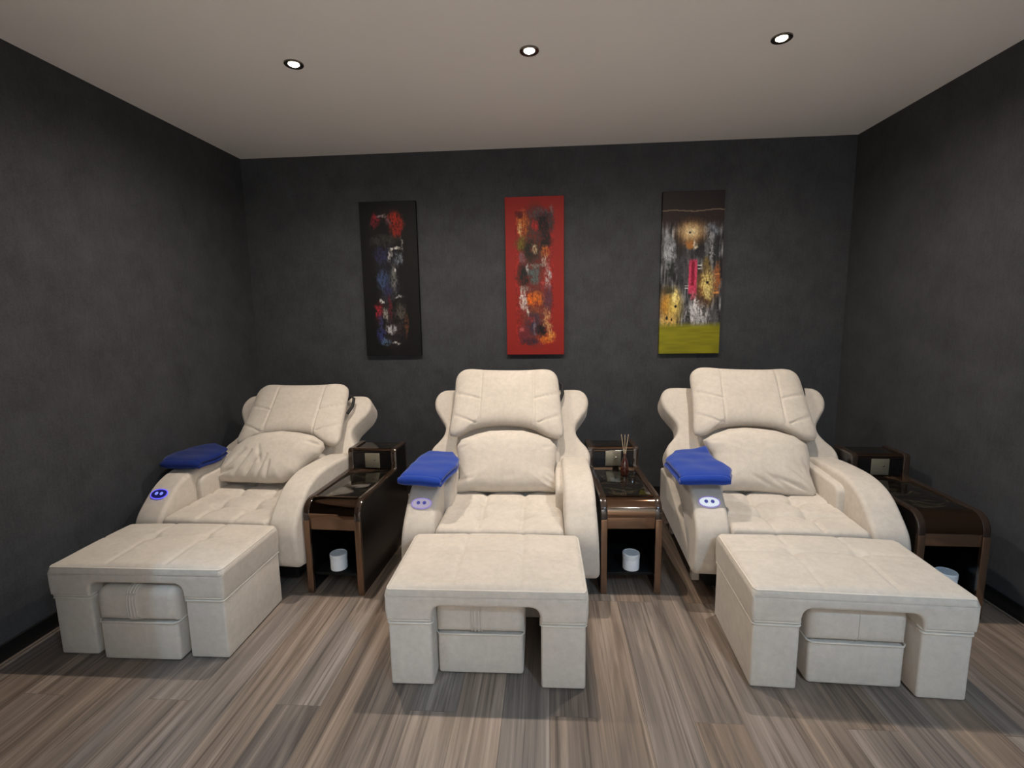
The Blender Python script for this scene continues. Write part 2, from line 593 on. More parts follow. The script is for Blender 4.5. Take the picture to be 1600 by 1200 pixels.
# ------------------------------------------------------------------ the room
XL, XR, YB, YF, ZC, BH = -2.425, 2.254, 3.975, -1.6, 2.75, 0.085
def struct(name, mat, *a, **k):
    o = box(name, mat, None, *a, **k)
    o['kind'] = 'structure'
    return o
struct('floor', M_FLOOR, XL - .1, XR + .1, YF - .1, YB + .1, -.08, 0)
struct('ceiling', M_CEIL, XL - .1, XR + .1, YF - .1, YB + .1, ZC, ZC + .08)
struct('wall_back', M_WALL, XL - .1, XR + .1, YB, YB + .1, 0, ZC)
struct('wall_left', M_WALL, XL - .1, XL, YF - .1, YB, 0, ZC)
struct('wall_right', M_WALL, XR, XR + .1, YF - .1, YB, 0, ZC)
struct('wall_front', M_PLASTER, XL, XR, YF - .1, YF, 0, ZC)
# unseen wall piece added to shade the left side of the left ottoman
struct('wall_shade_block', M_WALL, XL, -1.55, .55, .65, 0, ZC)
struct('baseboard_left', M_BASEB, XL, XL + .012, YF, YB, 0, BH, bev=.003)
struct('baseboard_right', M_BASEB, XR - .012, XR, YF, YB, 0, BH, bev=.003)
struct('baseboard_back', M_BASEB, XL + .012, XR - .012, YB - .012, YB, 0, BH, bev=.003)
struct('trim_1', M_BEAD, XL + .012, XL + .024, YF, YB - .012, 0, .010, bev=.003)
struct('trim_2', M_BEAD, XR - .024, XR - .012, YF, YB - .012, 0, .010, bev=.003)

# ------------------------------------------------------------------ ceiling downlights
def make_downlight(i, x, y, energy, colr, cone, blend, label):
    t = thing('downlight', label, 'ceiling light', (x, y, ZC), 0, 'recessed ceiling downlights')
    ring = lathe_mesh('trim_ring', [(.0255, .0), (.027, -.004), (.036, -.0075), (.043, -.0085), (.0465, -.006), (.047, 0.0), (.0255, 0.0)], 40)
    # open ring: drop the two end caps so the lamp shows through
    bm = bmesh.new(); bm.from_mesh(ring)
    big = [f for f in bm.faces if len(f.verts) > 8]
    bmesh.ops.delete(bm, geom=big, context='FACES_ONLY')
    bm.to_mesh(ring); bm.free()
    new_obj('trim_ring', ring, M_RING, t)
    lens = lathe_mesh('lamp_lens', [(.0255, -.0005), (.0255, -.0045), (.020, -.0085), (.010, -.0105)], 32)
    new_obj('lamp_lens', lens, M_LAMPC if colr is COOL else M_LAMP, t)
    ld = bpy.data.lights.new('lamp_light', 'SPOT')
    ld.energy = energy
    ld.color = colr
    ld.spot_size = math.radians(cone)
    ld.spot_blend = blend
    ld.shadow_soft_size = .006 if cone == 80 else .022
    if colr is WARM:
        # beam profile of a reflector lamp: brightest straight down, fading to a broad flood
        ld.use_nodes = True
        lt = ld.node_tree
        em = lt.nodes['Emission']
        tc = lt.nodes.new('ShaderNodeTexCoord')
        sx = lt.nodes.new('ShaderNodeSeparateXYZ')
        ab = lt.nodes.new('ShaderNodeMath'); ab.operation = 'ABSOLUTE'
        mr = lt.nodes.new('ShaderNodeMapRange')
        for k, v in (('From Min', .85), ('From Max', 1.0), ('To Min', .52), ('To Max', 1.0)):
            mr.inputs[k].default_value = v
        lt.links.new(tc.outputs['Normal'], sx.inputs[0])
        lt.links.new(sx.outputs['Z'], ab.inputs[0])
        lt.links.new(ab.outputs[0], mr.inputs['Value'])
        lt.links.new(mr.outputs['Result'], em.inputs['Strength'])
    lo = bpy.data.objects.new('lamp_light', ld)
    COL.objects.link(lo)
    lo.parent = t
    lo.location = (0, 0, -.035)
    return t
DL = ['lit recessed downlight at the left of the ceiling above the left lounge chair',
      'lit recessed downlight in the middle of the ceiling above the middle lounge chair',
      'lit recessed downlight at the right of the ceiling above the right lounge chair',
      'unseen cool white downlight added to light the left ottoman',
      'cool white recessed downlight in the passage on the right',
      'unseen warm fill downlight added behind the camera on the left',
      'unseen warm fill downlight added behind the camera in the middle']
for i, L in enumerate(LAMPS):
    make_downlight(i, *L, DL[i])

# ------------------------------------------------------------------ recliners
CH = {'L': (-1.800, 2.42, math.radians(-3.0), math.radians(47)),
      'M': (-0.25, 2.35, 0.0, math.radians(55)),
      'R': (1.235, 2.40, math.radians(-2.5), math.radians(55))}
HY, HZ = .58, .44

ARM_TOP = smooth_open([(-.030, .30), (-.028, .36), (-.005, .425), (.05, .49), (.12, .552), (.20, .593), (.30, .614), (.42, .618), (.56, .612), (.70, .600)], 5)
ARM_BOT = smooth_open([(.735, .575), (.72, .50), (.60, .47), (.46, .445), (.32, .385), (.19, .285), (.09, .195), (.03, .165), (-.012, .19), (-.028, .24)], 4)
def arm_z(y):
    pts = [p for p in ARM_TOP]
    ys = [p[0] for p in pts]; zs = [p[1] for p in pts]
    return float(np.interp(y, ys, zs))

def arm_mesh(s):
    P = ARM_TOP + ARM_BOT
    def fn(a, b, c):
        flare = .010 * max(0.0, min(1.0, (.50 - b) / .30)) * max(0, min(1, (.5 - a) / .4))
        k = (c - .33) / .165
        return (s * (c + flare * k), a, b)
    return slab(P, .33, .495, .024, fn, 5, 'armrest')

def tuft(cols, rows, a=.010, w=.012, b=.014, r=.03):
    def fn(x, y):
        h = 0.0
        for c in cols:
            h -= a * math.exp(-((x - c) / w) ** 2)
        for q in rows:
            h -= a * math.exp(-((y - q) / w) ** 2)
        for c in cols:
            for q in rows:
                h -= b * math.exp(-(((x - c) ** 2 + (y - q) ** 2) / r ** 2))
        return h
    return fn

def hourglass():
    P = [(.44, -.05), (.47, .05), (.505, .13), (.515, .21), (.497, .262), (.462, .305), (.432, .355), (.432, .41), (.470, .47),
         (.505, .525), (.518, .58), (.508, .63), (.478, .665), (.43, .678), (.33, .676)]
    half = smooth_open(P, 4)
    full = half + [(0, .676)] + [(-x, y) for x, y in half[::-1]]
    return full

def make_recliner(key, label):
    cx, cy, rz, ang = CH[key]
    t = thing('reclining_chair', label, 'chair', (cx, cy, 0), rz, 'reclining foot massage chairs')
    # plinth and small feet
    box('base_frame', M_INNER, t, -.40, .40, .13, .95, .035, .20, bev=.01)
    for sx in (-1, 1):
        for y in (.27, .86):
            box('foot', M_FAB, t, sx * .425 - .022, sx * .425 + .022, y - .022, y + .022, 0, .17, bev=.006)
    # upholstered under-seat body
    box('seat_base', M_FAB, t, -.335, .335, .0, .92, .16, .34, bev=.025, seg=4)
    # tufted seat
    seat = pad_mesh('seat_cushion', -.328, .328, -.012, .66, .335, .428, .03,
                    lambda x, y, f=tuft((-.112, .112), (.17, .34, .5), a=.010, w=.013, b=.026, r=.042): f(x, y) + .030 * max(0, y) / .66, 110, 110)
    new_obj('seat_cushion', seat, M_FAB, t)
    for s in (-1, 1):
        new_obj('armrest', arm_mesh(s), M_FAB, t)
        # padded inner side with a rounded front end
        prof = [(.26, .40)] + arc(.31, .515, .05, 180, 90, 6) + [(.74, .585), (.74, .40)]
        new_obj('inner_arm_pad', slab(prof, .290, .345, .016, lambda a, b, c, s=s: (s * c, a, b), 4, 'inner_arm_pad'), M_FAB, t)
        rail = [(.0, .20), (.02, .175), (.05, .165), (.95, .165), (.95, .43), (.70, .43), (.02, .225)]
        new_obj('side_rail', slab(rail, .435, .503, .012, lambda a, b, c, s=s: (s * c, a, b), 3, 'side_rail'), M_FAB, t)
    # reclined hourglass back with a centre pad
    back = bpy.data.objects.new('backrest', slab(hourglass(), -.17, .0, .026, lambda a, b, c: (a, b, c), 5, 'backrest'))
    back.data.materials.append(M_FAB)
    COL.objects.link(back)
    back.parent = t
    back.matrix_local = Matrix.Translation((0, HY, HZ)) @ Matrix.Rotation(ang, 4, 'X')
    pad = [(-.325, .0), (.325, .0), (.325, .60)] + arc(.265, .62, .06, 0, 90, 5) + arc(-.265, .62, .06, 90, 180, 5) + [(-.325, .60)]
    po = new_obj('back_pad', slab(pad, -.04, .03, .022, lambda a, b, c: (a, b, c), 4, 'back_pad'), M_FAB, t)
    po.matrix_local = Matrix.Translation((0, HY, HZ)) @ Matrix.Rotation(ang, 4, 'X')
    # back support leg
    box('back_support', M_INNER, t, -.30, .30, .93, .99, .04, .62, bev=.01)
    # lit control panel on the left arm
    y0 = .085
    z0 = arm_z(y0)
    sl = math.atan2(arm_z(y0 + .02) - arm_z(y0 - .02), .04)
    mtx = Matrix.Translation((-.413, y0, z0)) @ Matrix.Rotation(sl, 4, 'X')
    n = 40
    ov = [(.050 * math.copysign(abs(math.cos(2 * PI * i / n)) ** .92, math.cos(2 * PI * i / n)),
           .028 * math.copysign(abs(math.sin(2 * PI * i / n)) ** .92, math.sin(2 * PI * i / n))) for i in range(n)]
    p = new_obj('control_panel', slab(ov, -.004, .006, .004, lambda a, b, c: (a, b, c), 3, 'control_panel'), PANEL[key][0], t)
    p.matrix_local = mtx
    p['label'] = PANEL[key][3]
    rim = tube_mesh('light_ring', [(x * 1.03, y * 1.03, .004) for x, y in ov], .0028, 8, True)
    new_obj('light_ring', rim, PANEL[key][1], p)
    for sx in (-1, 1):
        bt = new_obj('button', lathe_mesh('button', [(.0095, .003), (.0095, .008), (.007, .0095), (.002, .0098)], 20), PANEL[key][2], p)
        bt.location = (sx * .016, .002, 0)
    return t

M_RING_V = emis('violet_ring_glow', (0.42, 0.32, 0.9), .55)
M_RING_B = emis('blue_ring_glow', (0.12, 0.10, 1.0), 1.1)
M_BTN_W = emis('white_blue_button_glow', (0.22, 0.28, 1.0), .9)
M_BTN_B = emis('blue_button_glow', (0.10, 0.11, 0.55), 0.45)
M_PAN_BLUE = plain('dark_blue_panel', (0.02, 0.02, 0.16), rough=.15)
M_PAN_PALE = emis('pale_lilac_lit_panel', (0.70, 0.61, 0.80), .5)
M_PAN_WHITE = emis('white_lit_panel', (0.85, 0.92, 1.0), 0.75)
PANEL = {'L': (M_PAN_BLUE, M_RING_B, M_BTN_W, 'dark blue oval control panel'),
         'M': (M_PAN_PALE, M_RING_V, M_BTN_B, 'pale lilac oval control panel'),
         'R': (M_PAN_WHITE, M_RING_V, M_BTN_B, 'white lit oval control panel')}
chairs = {}
chairs['L'] = make_recliner('L', 'cream reclining chair on the left with a dark blue lit control panel, leaning furthest back')
chairs['M'] = make_recliner('M', 'cream reclining chair in the middle, standing under the red painting')
chairs['R'] = make_recliner('R', 'cream reclining chair on the right with a white lit control panel')
chairs['L'].scale = (.95, 1, 1)

def chair_mat(key):
    cx, cy, rz, ang = CH[key]
    return Matrix.Translation((cx, cy, 0)) @ Matrix.Rotation(rz, 4, 'Z')

def back_mat(key, off):
    return chair_mat(key) @ Matrix.Translation((0, HY, HZ)) @ Matrix.Rotation(CH[key][3], 4, 'X') @ Matrix.Translation((0, 0, off))

# ------------------------------------------------------------------ head pillows
HP = [(-.352, .71), (-.352, .60), (-.356, .50), (-.362, .40), (-.366, .335), (-.352, .300), (-.300, .300), (-.24, .335), (-.165, .360), (-.055, .373),
      (.06, .371), (.16, .350), (.235, .310), (.290, .288), (.342, .292), (.360, .335), (.352, .42), (.344, .52), (.336, .62), (.326, .71), (.300, .755), (.245, .774),
      (.12, .768), (-.02, .768), (-.15, .772), (-.26, .780), (-.318, .765)]
def hp_creases():
    c = []
    for s in (-1, 1):
        c += [(s * .175, .33, s * .168, .80, .009, .0045),
              (s * .38, .600, s * .178, .540, .011, .005), (s * .39, .455, s * .20, .375, .011, .005)]
    return c
hp_me = None
for key, label, du, dv, roll in (
        ('L', 'cream head pillow with stitched seams slipped low on the left chair', .028, -.075, .03),
        ('M', 'cream head pillow with a black strap behind it on the middle chair', -.012, .0, .0),
        ('R', 'cream head pillow with stitched seams on the right chair', .012, -.012, -.015)):
    cc = np.array([0, .55])
    if hp_me is None:
        hp_me = pillow_mesh('head_pillow', [(u, v - .55) for u, v in HP], 0.060, .050, 4.6,
                            [(a, b - .55, c, d - .55, e, f) for a, b, c, d, e, f in hp_creases()], 180, 64, centre=(0, .03))
        hp_me.materials.append(M_FAB)
    o = bpy.data.objects.new('head_pillow', hp_me)
    COL.objects.link(o)
    o.matrix_world = back_mat(key, .088) @ Matrix.Translation((du, .55 + dv, 0)) @ Matrix.Rotation(roll, 4, 'Z')
    tag(o, label, 'pillow', 'head pillows on the reclining chairs')
    st = new_obj('strap', tube_mesh('strap', [(.29, .10, -.045), (.335, .15, -.035), (.356, .13, -.04), (.358, .07, -.045), (.335, .01, -.045)], .011, 8), M_STRAP, o)
    st.scale = (1, 1, 1)

def sharpen(P, f=.14):
    out = []
    n = len(P)
    for i in range(n):
        a, b, c = np.array(P[i - 1]), np.array(P[i]), np.array(P[(i + 1) % n])
        out += [tuple(b + (a - b) * f), tuple(b), tuple(b + (c - b) * f)]
    return out
# ------------------------------------------------------------------ back cushions
LC = {
 'L': [(-.295, -.055), (-.20, -.060), (-.086, -.058), (.031, -.062), (.135, -.055), (.215, -.005), (.262, .081), (.318, .140), (.338, .192), (.318, .229), (.252, .266), (.155, .286),
       (.024, .296), (-.115, .276), (-.203, .239), (-.268, .17), (-.300, .077), (-.312, .0)],
 'M': [(-.318, .224), (-.292, .268), (-.194, .306), (-.118, .326), (-.001, .330), (.094, .328), (.188, .302), (.264, .270), (.300, .228), (.298, .16), (.286, .071), (.308, -.02),
       (.290, -.058), (.19, -.052), (.06, -.056), (-.081, -.058), (-.20, -.056), (-.290, -.066), (-.312, -.046), (-.286, .02), (-.298, .107)],
 'R': [(-.312, .253), (-.255, .290), (-.158, .327), (-.066, .337), (.009, .333), (.119, .318), (.223, .282), (.282, .229), (.283, .150), (.264, .055), (.276, -.058), (.256, -.082),
       (.156, -.080), (.02, -.062), (-.122, -.056), (-.235, -.062), (-.285, -.045), (-.268, .043), (-.273, .155)]}
WR = {
 'L': [(-.24, .02, -.15, .13, .012, .012, 1), (-.17, -.03, -.10, .12, .014, .011, 1), (-.09, -.03, -.04, .08, .016, .011, 1), (-.02, -.04, .02, .09, .012, .010, 1), (.04, -.04, .05, .05, .012, .010, 1),
       (.25, .20, .33, .19, .014, .011, 1), (-.29, -.03, -.18, .0, .010, .012, 1), (.0, .02, -.06, .16, .006, .012, 1)],
 'M': [(-.30, .0, -.20, .01, .010, .010, 1), (-.29, .20, -.24, .21, .008, .009, 1), (.30, .0, .24, .03, .012, .010, 1), (.30, -.03, .22, .0, .010, .010, 1), (-.001, .33, .02, .29, .012, .012, 1), (.28, .22, .22, .20, .008, .01, 1),
       (-.02, .02, .06, .03, .004, .02, 1)],
 'R': [(.26, -.06, .12, .06, .013, .012, 1), (.25, -.07, .05, .01, .013, .012, 1), (.27, -.02, .17, .10, .011, .012, 1), (.12, -.06, .0, .03, .010, .011, 1), (.05, -.05, -.08, .02, .008, .012, 1),
       (-.30, .24, -.23, .23, .010, .010, 1), (-.005, .335, .015, .29, .012, .012, 1), (.27, .0, .22, .12, .008, .012, 1)]}
WR['L'] = [(a, b, c, d, e * 1.5, f, g) for a, b, c, d, e, f, g in WR['L']]
LCL = {'L': 'slumped cream back cushion with deep wrinkles on the left chair',
       'M': 'smooth cream back cushion standing upright on the middle chair',
       'R': 'cream back cushion creased at its lower right corner on the right chair'}
for key in 'LMR':
    me = pillow_mesh('back_cushion', sharpen([(u, v - .13) for u, v in LC[key]], .3), .085, .07, 3.2,
                     [(a, b - .13, c, d - .13, e, f, g) for a, b, c, d, e, f, g in WR[key]], 160, 54, centre=(0, 0))
    me.materials.append(M_FAB)
    o = bpy.data.objects.new('back_cushion', me)
    COL.objects.link(o)
    o.matrix_world = back_mat(key, .150 if key == 'L' else .112) @ Matrix.Translation((0, .115 if key == 'L' else .128, 0))
    tag(o, LCL[key], 'cushion', 'back cushions on the reclining chairs')

# ------------------------------------------------------------------ folded blue towels
TW = {
 'L': [(-.512, .235), (-.600, .36), (-.615, .56), (-.48, .66), (-.305, .545), (-.262, .43), (-.265, .245)],
 'M': [(-.545, .115), (-.533, .25), (-.527, .50), (-.49, .575), (-.335, .570), (-.272, .44), (-.262, .31), (-.305, .075)],
 'R': [(-.565, .080), (-.590, .39), (-.505, .545), (-.362, .600), (-.292, .630), (-.305, .40), (-.262, .215), (-.310, .085)]}
TWL = {'L': 'folded blue towel with shade in its colour on the armrest of the left chair, beside the left wall',
       'M': 'folded blue towel on the armrest of the middle chair',
       'R': 'folded blue towel draped over the armrest of the right chair'}
def towel(key):
    def sag(base):
        def fn(u, v):
            e = max(0, abs(u + .412) - .075)
            flat = .620 - .05 * max(0, .22 - v) + (.10 * max(0, v - .5) * max(0, min(1, (u + .40) / .08)) if key == 'R' else 0)
            return flat + base - 1.2 * e * e + .002 * math.sin(31 * u + 17 * v) + .0015 * math.sin(47 * v)
        return fn
    P = TW[key]
    c = np.mean(np.array(P), 0)
    lo = pillow_mesh('t', sharpen(P), .013, .012, 16, (), 110, 22, sag=sag(.014))
    P2 = [tuple(c + (np.array(p) - c) * np.array([.97, .98]) + np.array([.004, .006])) for p in P]
    hi = pillow_mesh('t', sharpen(P2), .014, .012, 14, (), 110, 22, sag=sag(.039))
    bm = bmesh.new()
    bm.from_mesh(lo); bm.from_mesh(hi)
    # rolled fold along the front edge
    fr = [P[0], P[-1]]
    path = []
    for i in range(13):
        t = i / 12
        u = fr[0][0] + (fr[1][0] - fr[0][0]) * t
        v = fr[0][1] + (fr[1][1] - fr[0][1]) * t + .010
        path.append((u * .985 + c[0] * .015, v, sag(.0265)(u, v)))
    rad = [.014 if i in (0, 12) else .023 if i in (1, 11) else .0255 for i in range(13)]
    bm.from_mesh(tube_mesh('t', path, rad, 12))
    me = bm_mesh('folded_towel', bm, True, None)
    me.transform(Matrix.Translation((-c[0], -c[1], -.618)))
    me.materials.append(M_TOWEL_SHADED if key == 'L' else M_TOWEL)
    o = bpy.data.objects.new('folded_towel', me)
    COL.objects.link(o)
    o.matrix_world = chair_mat(key) @ Matrix.Translation((c[0], c[1], .619))
    return tag(o, TWL[key], 'towel', 'folded blue towels on the armrests')
for key in 'LMR':
    towel(key)

# ------------------------------------------------------------------ ottomans
def make_ottoman(label, x, y, rz, depth):
    t = thing('ottoman', label, 'ottoman', (x, y, 0), rz, 'ottomans in front of the chairs')
    G, W = .2185, .395
    D = depth
    for s in (-1, 1):
        me = bm_mesh('side_panel', add_box(bmesh.new(), min(s * G, s * W), max(s * G, s * W), 0, D, .004, .292, .010, 3))
        new_obj('side_panel', me, M_FAB, t)
        for z in (.292, .279):
            g0, g1 = s * (G - .001), s * (W + .001)
            path = [(g0, .03, z), (g0, .006, z), (s * (G + .006), -.002, z), (s * (W - .006), -.002, z), (g1, .006, z), (g1, D - .005, z)]
            new_obj('piping', tube_mesh('piping', path, .0046, 8), M_PIPE, t)
    box('back_panel', M_FAB, t, -G, G, D - .03, D, .004, .292, bev=.004)
    # padded cap with the arch cut out of its front
    Wc = .405
    prof = [(-Wc + .004, .2925), (-Wc, .335), (-Wc, .400), (Wc, .400), (Wc, .335), (Wc - .004, .2925), (G - .002, .292), (G - .002, .315)] + arc(G - .040, .320, .036, 0, 90, 6) + arc(-G + .040, .320, .036, 90, 180, 6) + [(-G + .002, .315), (-G + .002, .292)]
    new_obj('cushion_cap', slab(prof, -.010, D, .014, lambda a, b, c: (a, c, b), 5, 'cushion_cap'), M_FAB, t)
    def relief(px, py):
        u = (px + Wc) / (2 * Wc)
        h = .010 * (1 - (2 * u - 1) ** 2) + .006 * math.sin(PI * min(1, max(0, py / D)))
        h += tuft((-.135, .135), (D * .60,), a=.0055, w=.008, b=.014, r=.03)(px, py)
        return h
    pad = pad_mesh('tufted_top', -Wc, Wc, -.0102, D, .399, .430, .026, relief, 110, 70)
    new_obj('tufted_top', pad, M_FAB, t)
    path = [(-Wc + .009, D - .03, .4225), (-Wc + .009, .012, .4225), (-Wc + .016, -.0015, .4225), (0, -.0022, .4235), (Wc - .016, -.0015, .4225), (Wc - .009, .012, .4225), (Wc - .009, D - .03, .4225)]
    new_obj('piping', tube_mesh('piping', path, .0038, 8), M_PIPE, t)
    return t
OT = {'L': make_ottoman('cream ottoman on the left, its low stool pulled out to the front', -1.811, 1.905, math.radians(.6), .455),
      'M': make_ottoman('cream ottoman in front of the middle reclining chair', -.251, 1.800, math.radians(.7), .500),
      'R': make_ottoman('cream ottoman in front of the right reclining chair, turned slightly', 1.195, 1.840, math.radians(-2.6), .495)}

def make_stool(label, x, y, rz, band, front):
    t = thing('foot_stool', label, 'stool', (x, y, 0), rz, 'low stools tucked under the ottomans')
    W, D = .179, .33
    box('body', M_FAB, t, -W, W, 0, D, .003, .186, bev=.014, seg=3)
    prof = [(-W - .004, .188), (-W - .006, .27)] + arc(-W + .040, .297, .046, 170, 90, 6) + arc(W - .040, .297, .046, 90, 10, 6) + [(W + .006, .27), (W + .004, .188)]
    cap = slab(prof, -.006, D + .004, .040, lambda a, b, c: (a, c, b), 6, 'cushion')
    new_obj('cushion', cap, M_FAB, t)
    new_obj('piping', tube_mesh('piping', [(-W - .003, D - .01, .188), (-W - .003, .010, .188), (-W + .010, -.005, .188), (W - .010, -.005, .188), (W + .003, .010, .188), (W + .003, D - .01, .188)], .0038, 8), M_PIPE, t)
    # stitched band over the cushion
    yy = [(.032, .189), (.012, .1945), (.0, .206), (-.0055, .222), (-.007, .245), (-.007, .290), (-.004, .314), (.008, .333), (.024, .342), (.045, .3445), (.10, .3445), (.20, .3445)]
    if band:
        for dx, r in ((-.021, .0055), (-.0085, .0075), (.0065, .0075), (.019, .0055)):
            new_obj('band_seam', tube_mesh('band_seam', smooth_open([(band + dx, a, b) for a, b in yy], 3), r * .72, 8), M_FAB, t)
    else:
        new_obj('band_seam', tube_mesh('band_seam', smooth_open([(0, a, b - .0) for a, b in yy], 3), .0026, 8), M_FAB, t)
    return t
make_stool('low cream stool pulled to the front of the left ottoman, with a stitched band', -1.800, 1.880, math.radians(.6), -.012, 0)
make_stool('low cream stool under the middle ottoman, with a stitched band', -.286, 1.872, math.radians(.6), -.012, 0)
make_stool('low cream stool under the right ottoman, with a plain centre seam', 1.214, 1.884, math.radians(-2.2), 0, 0)

# ------------------------------------------------------------------ side tables
def make_table(label, x, y, rz):
    t = thing('side_table', label, 'table', (x, y, 0), rz, 'bronze and black side tables')
    R = .085
    H = .525
    def path(d):
        """profile from the front foot over the top to the back, inset by d"""
        p = [(d, 0.0)] + arc(R, H - R, R - d, 180, 90, 8)
        p += arc(.575 - .012 + d, H - d + .012, .012, 270, 360, 4) if d == 0 else [(.575 + d, H - d)]
        p += arc(.575 + .024, .655 - .024, .024 - min(d, .012), 180, 90, 5)
        p += [(.78 - d, .655 - d), (.78 - d, 0.0)]
        return p
    fyz = lambda a, b, c: (c, a, b)
    outer, inner = path(0), path(.013)
    for s in (-1, 1):
        lo, hi = sorted((s * .126, s * .160))
        new_obj('edge_frame', slab(outer + inner[::-1], lo, hi, .003, fyz, 2, 'edge_frame'), M_DARKB, t)
        leg = box('leg', M_BROWN, t, lo + .0005, hi - .0005, -.0035, .016, 0, .418, bev=.0015)
        leg['label'] = 'brown metal front leg'
        lo, hi = sorted((s * .136, s * .157))
        new_obj('side_panel', slab(path(.010), lo, hi, .0, fyz, 2, 'side_panel'), M_BLACK, t)
    box('front_rail', M_BROWN, t, -.126, .126, .006, .022, .365, .430, bev=.001)
    ap = [(.002, .428)] + arc(R, H - R, R - .001, 180, 90, 12) + arc(R, H - R, R - .016, 90, 180, 12) + [(.016, .428)]
    new_obj('apron', slab(ap, -.126, .126, 0, fyz, 2, 'apron'), M_BRONZE, t)
    box('top', M_MARBLE, t, -.126, .126, R + .002, .58, .505, .519, bev=.001)
    box('top_trim', M_DARKB, t, -.126, .126, R - .004, R + .003, .512, .5215)
    box('riser_front', M_BLACK, t, -.126, .126, .582, .592, .519, .640)
    rl = [(.580, .628)] + arc(.604, .631, .022, 180, 90, 6) + [(.612, .653), (.612, .641), (.592, .628)]
    new_obj('riser_rail', slab(rl, -.126, .126, 0, fyz, 2, 'riser_rail'), M_BRONZE, t)
    box('riser_top', M_MARBLE, t, -.126, .126, .612, .772, .634, .646)
    box('riser_trim', M_BRONZE, t, -.126, .126, .579, .584, .519, .5245)
    sp = box('socket_plate', M_PLATE, t, -.049, .049, .5765, .582, .530, .626, bev=.002)
    kb = new_obj('socket_latch', lathe_mesh('socket_latch', [(.006, 0), (.006, .004), (.004, .006)], 16), M_CHROME, sp)
    kb.location = (.016, .577, .585)
    kb.rotation_euler = (PI / 2, 0, 0)
    box('back_panel', M_INNER, t, -.136, .136, .762, .776, .0, .640)
    box('shelf', M_INNER, t, -.136, .136, .045, .762, .082, .098, bev=.002)
    return t
make_table('bronze and black side table between the left and middle chairs', -1.158, 2.440, math.radians(-2.6))
make_table('bronze and black side table holding the reed diffuser, left of the right chair', .436, 2.515, math.radians(2.3))
make_table('bronze and black side table by the right wall', 1.928, 2.375, math.radians(-1.5))

# ------------------------------------------------------------------ jars on the shelves
def make_jar(label, x, y, z, rz=0):
    t = thing('jar', label, 'jar', (x, y, z), rz, 'white jars on the table shelves')
    new_obj('jar_body', lathe_mesh('jar_body', [(.040, .001), (.045, .004), (.0455, .012), (.0455, .062), (.043, .066)], 40), M_WHITE, t)
    new_obj('lid', lathe_mesh('lid', [(.0465, .066), (.0470, .069), (.0470, .090), (.0445, .0935), (.040, .0935), (.0385, .092), (.002, .092)], 40), M_LID, t)
    return t
make_jar('small white lidded jar on the shelf of the left side table', -1.176, 2.535, .0985)
make_jar('small white lidded jar on the shelf of the table under the reed diffuser', .452, 2.605, .0985)
make_jar('small white lidded jar on the shelf of the side table by the right wall', 1.985, 2.468, .0985)

# ------------------------------------------------------------------ reed diffuser
t = thing('reed_diffuser', 'dark amber glass reed diffuser with pale reeds on the side table', 'diffuser', (.462, 2.945, .5195), 0)
new_obj('bottle', lathe_mesh('bottle', [(.018, .0005), (.0225, .003), (.0245, .02), (.0240, .055), (.019, .085), (.0115, .104), (.0085, .112), (.0085, .128), (.0105, .129), (.0105, .134), (.006, .134)], 28), M_AMBER, t)
rng = random.Random(4)
for dx, dy in ((-.024, .004), (-.002, -.006), (.022, .002)):
    new_obj('reed', tube_mesh('reed', [(-dx * .35, -dy * .4, .04), (dx * .9, dy, .252)], .0015, 6), M_REED, t)

# ------------------------------------------------------------------ paintings
def soft(d, w):
    return np.clip(.5 - d / w, 0, 1)

def smooth_noise(h, w, sy, sx, rng):
    gy, gx = int(h / sy) + 2, int(w / sx) + 2
    g = rng.random((gy, gx))
    y = np.arange(h) / sy; x = np.arange(w) / sx
    yi = y.astype(int); xi = x.astype(int)
    fy = (y - yi)[:, None]; fx = (x - xi)[None, :]
    fy = fy * fy * (3 - 2 * fy); fx = fx * fx * (3 - 2 * fx)
    a = g[yi][:, xi]; b = g[yi][:, xi + 1]; c = g[yi + 1][:, xi]; d = g[yi + 1][:, xi + 1]
    return (a * (1 - fx) + b * fx) * (1 - fy) + (c * (1 - fx) + d * fx) * fy

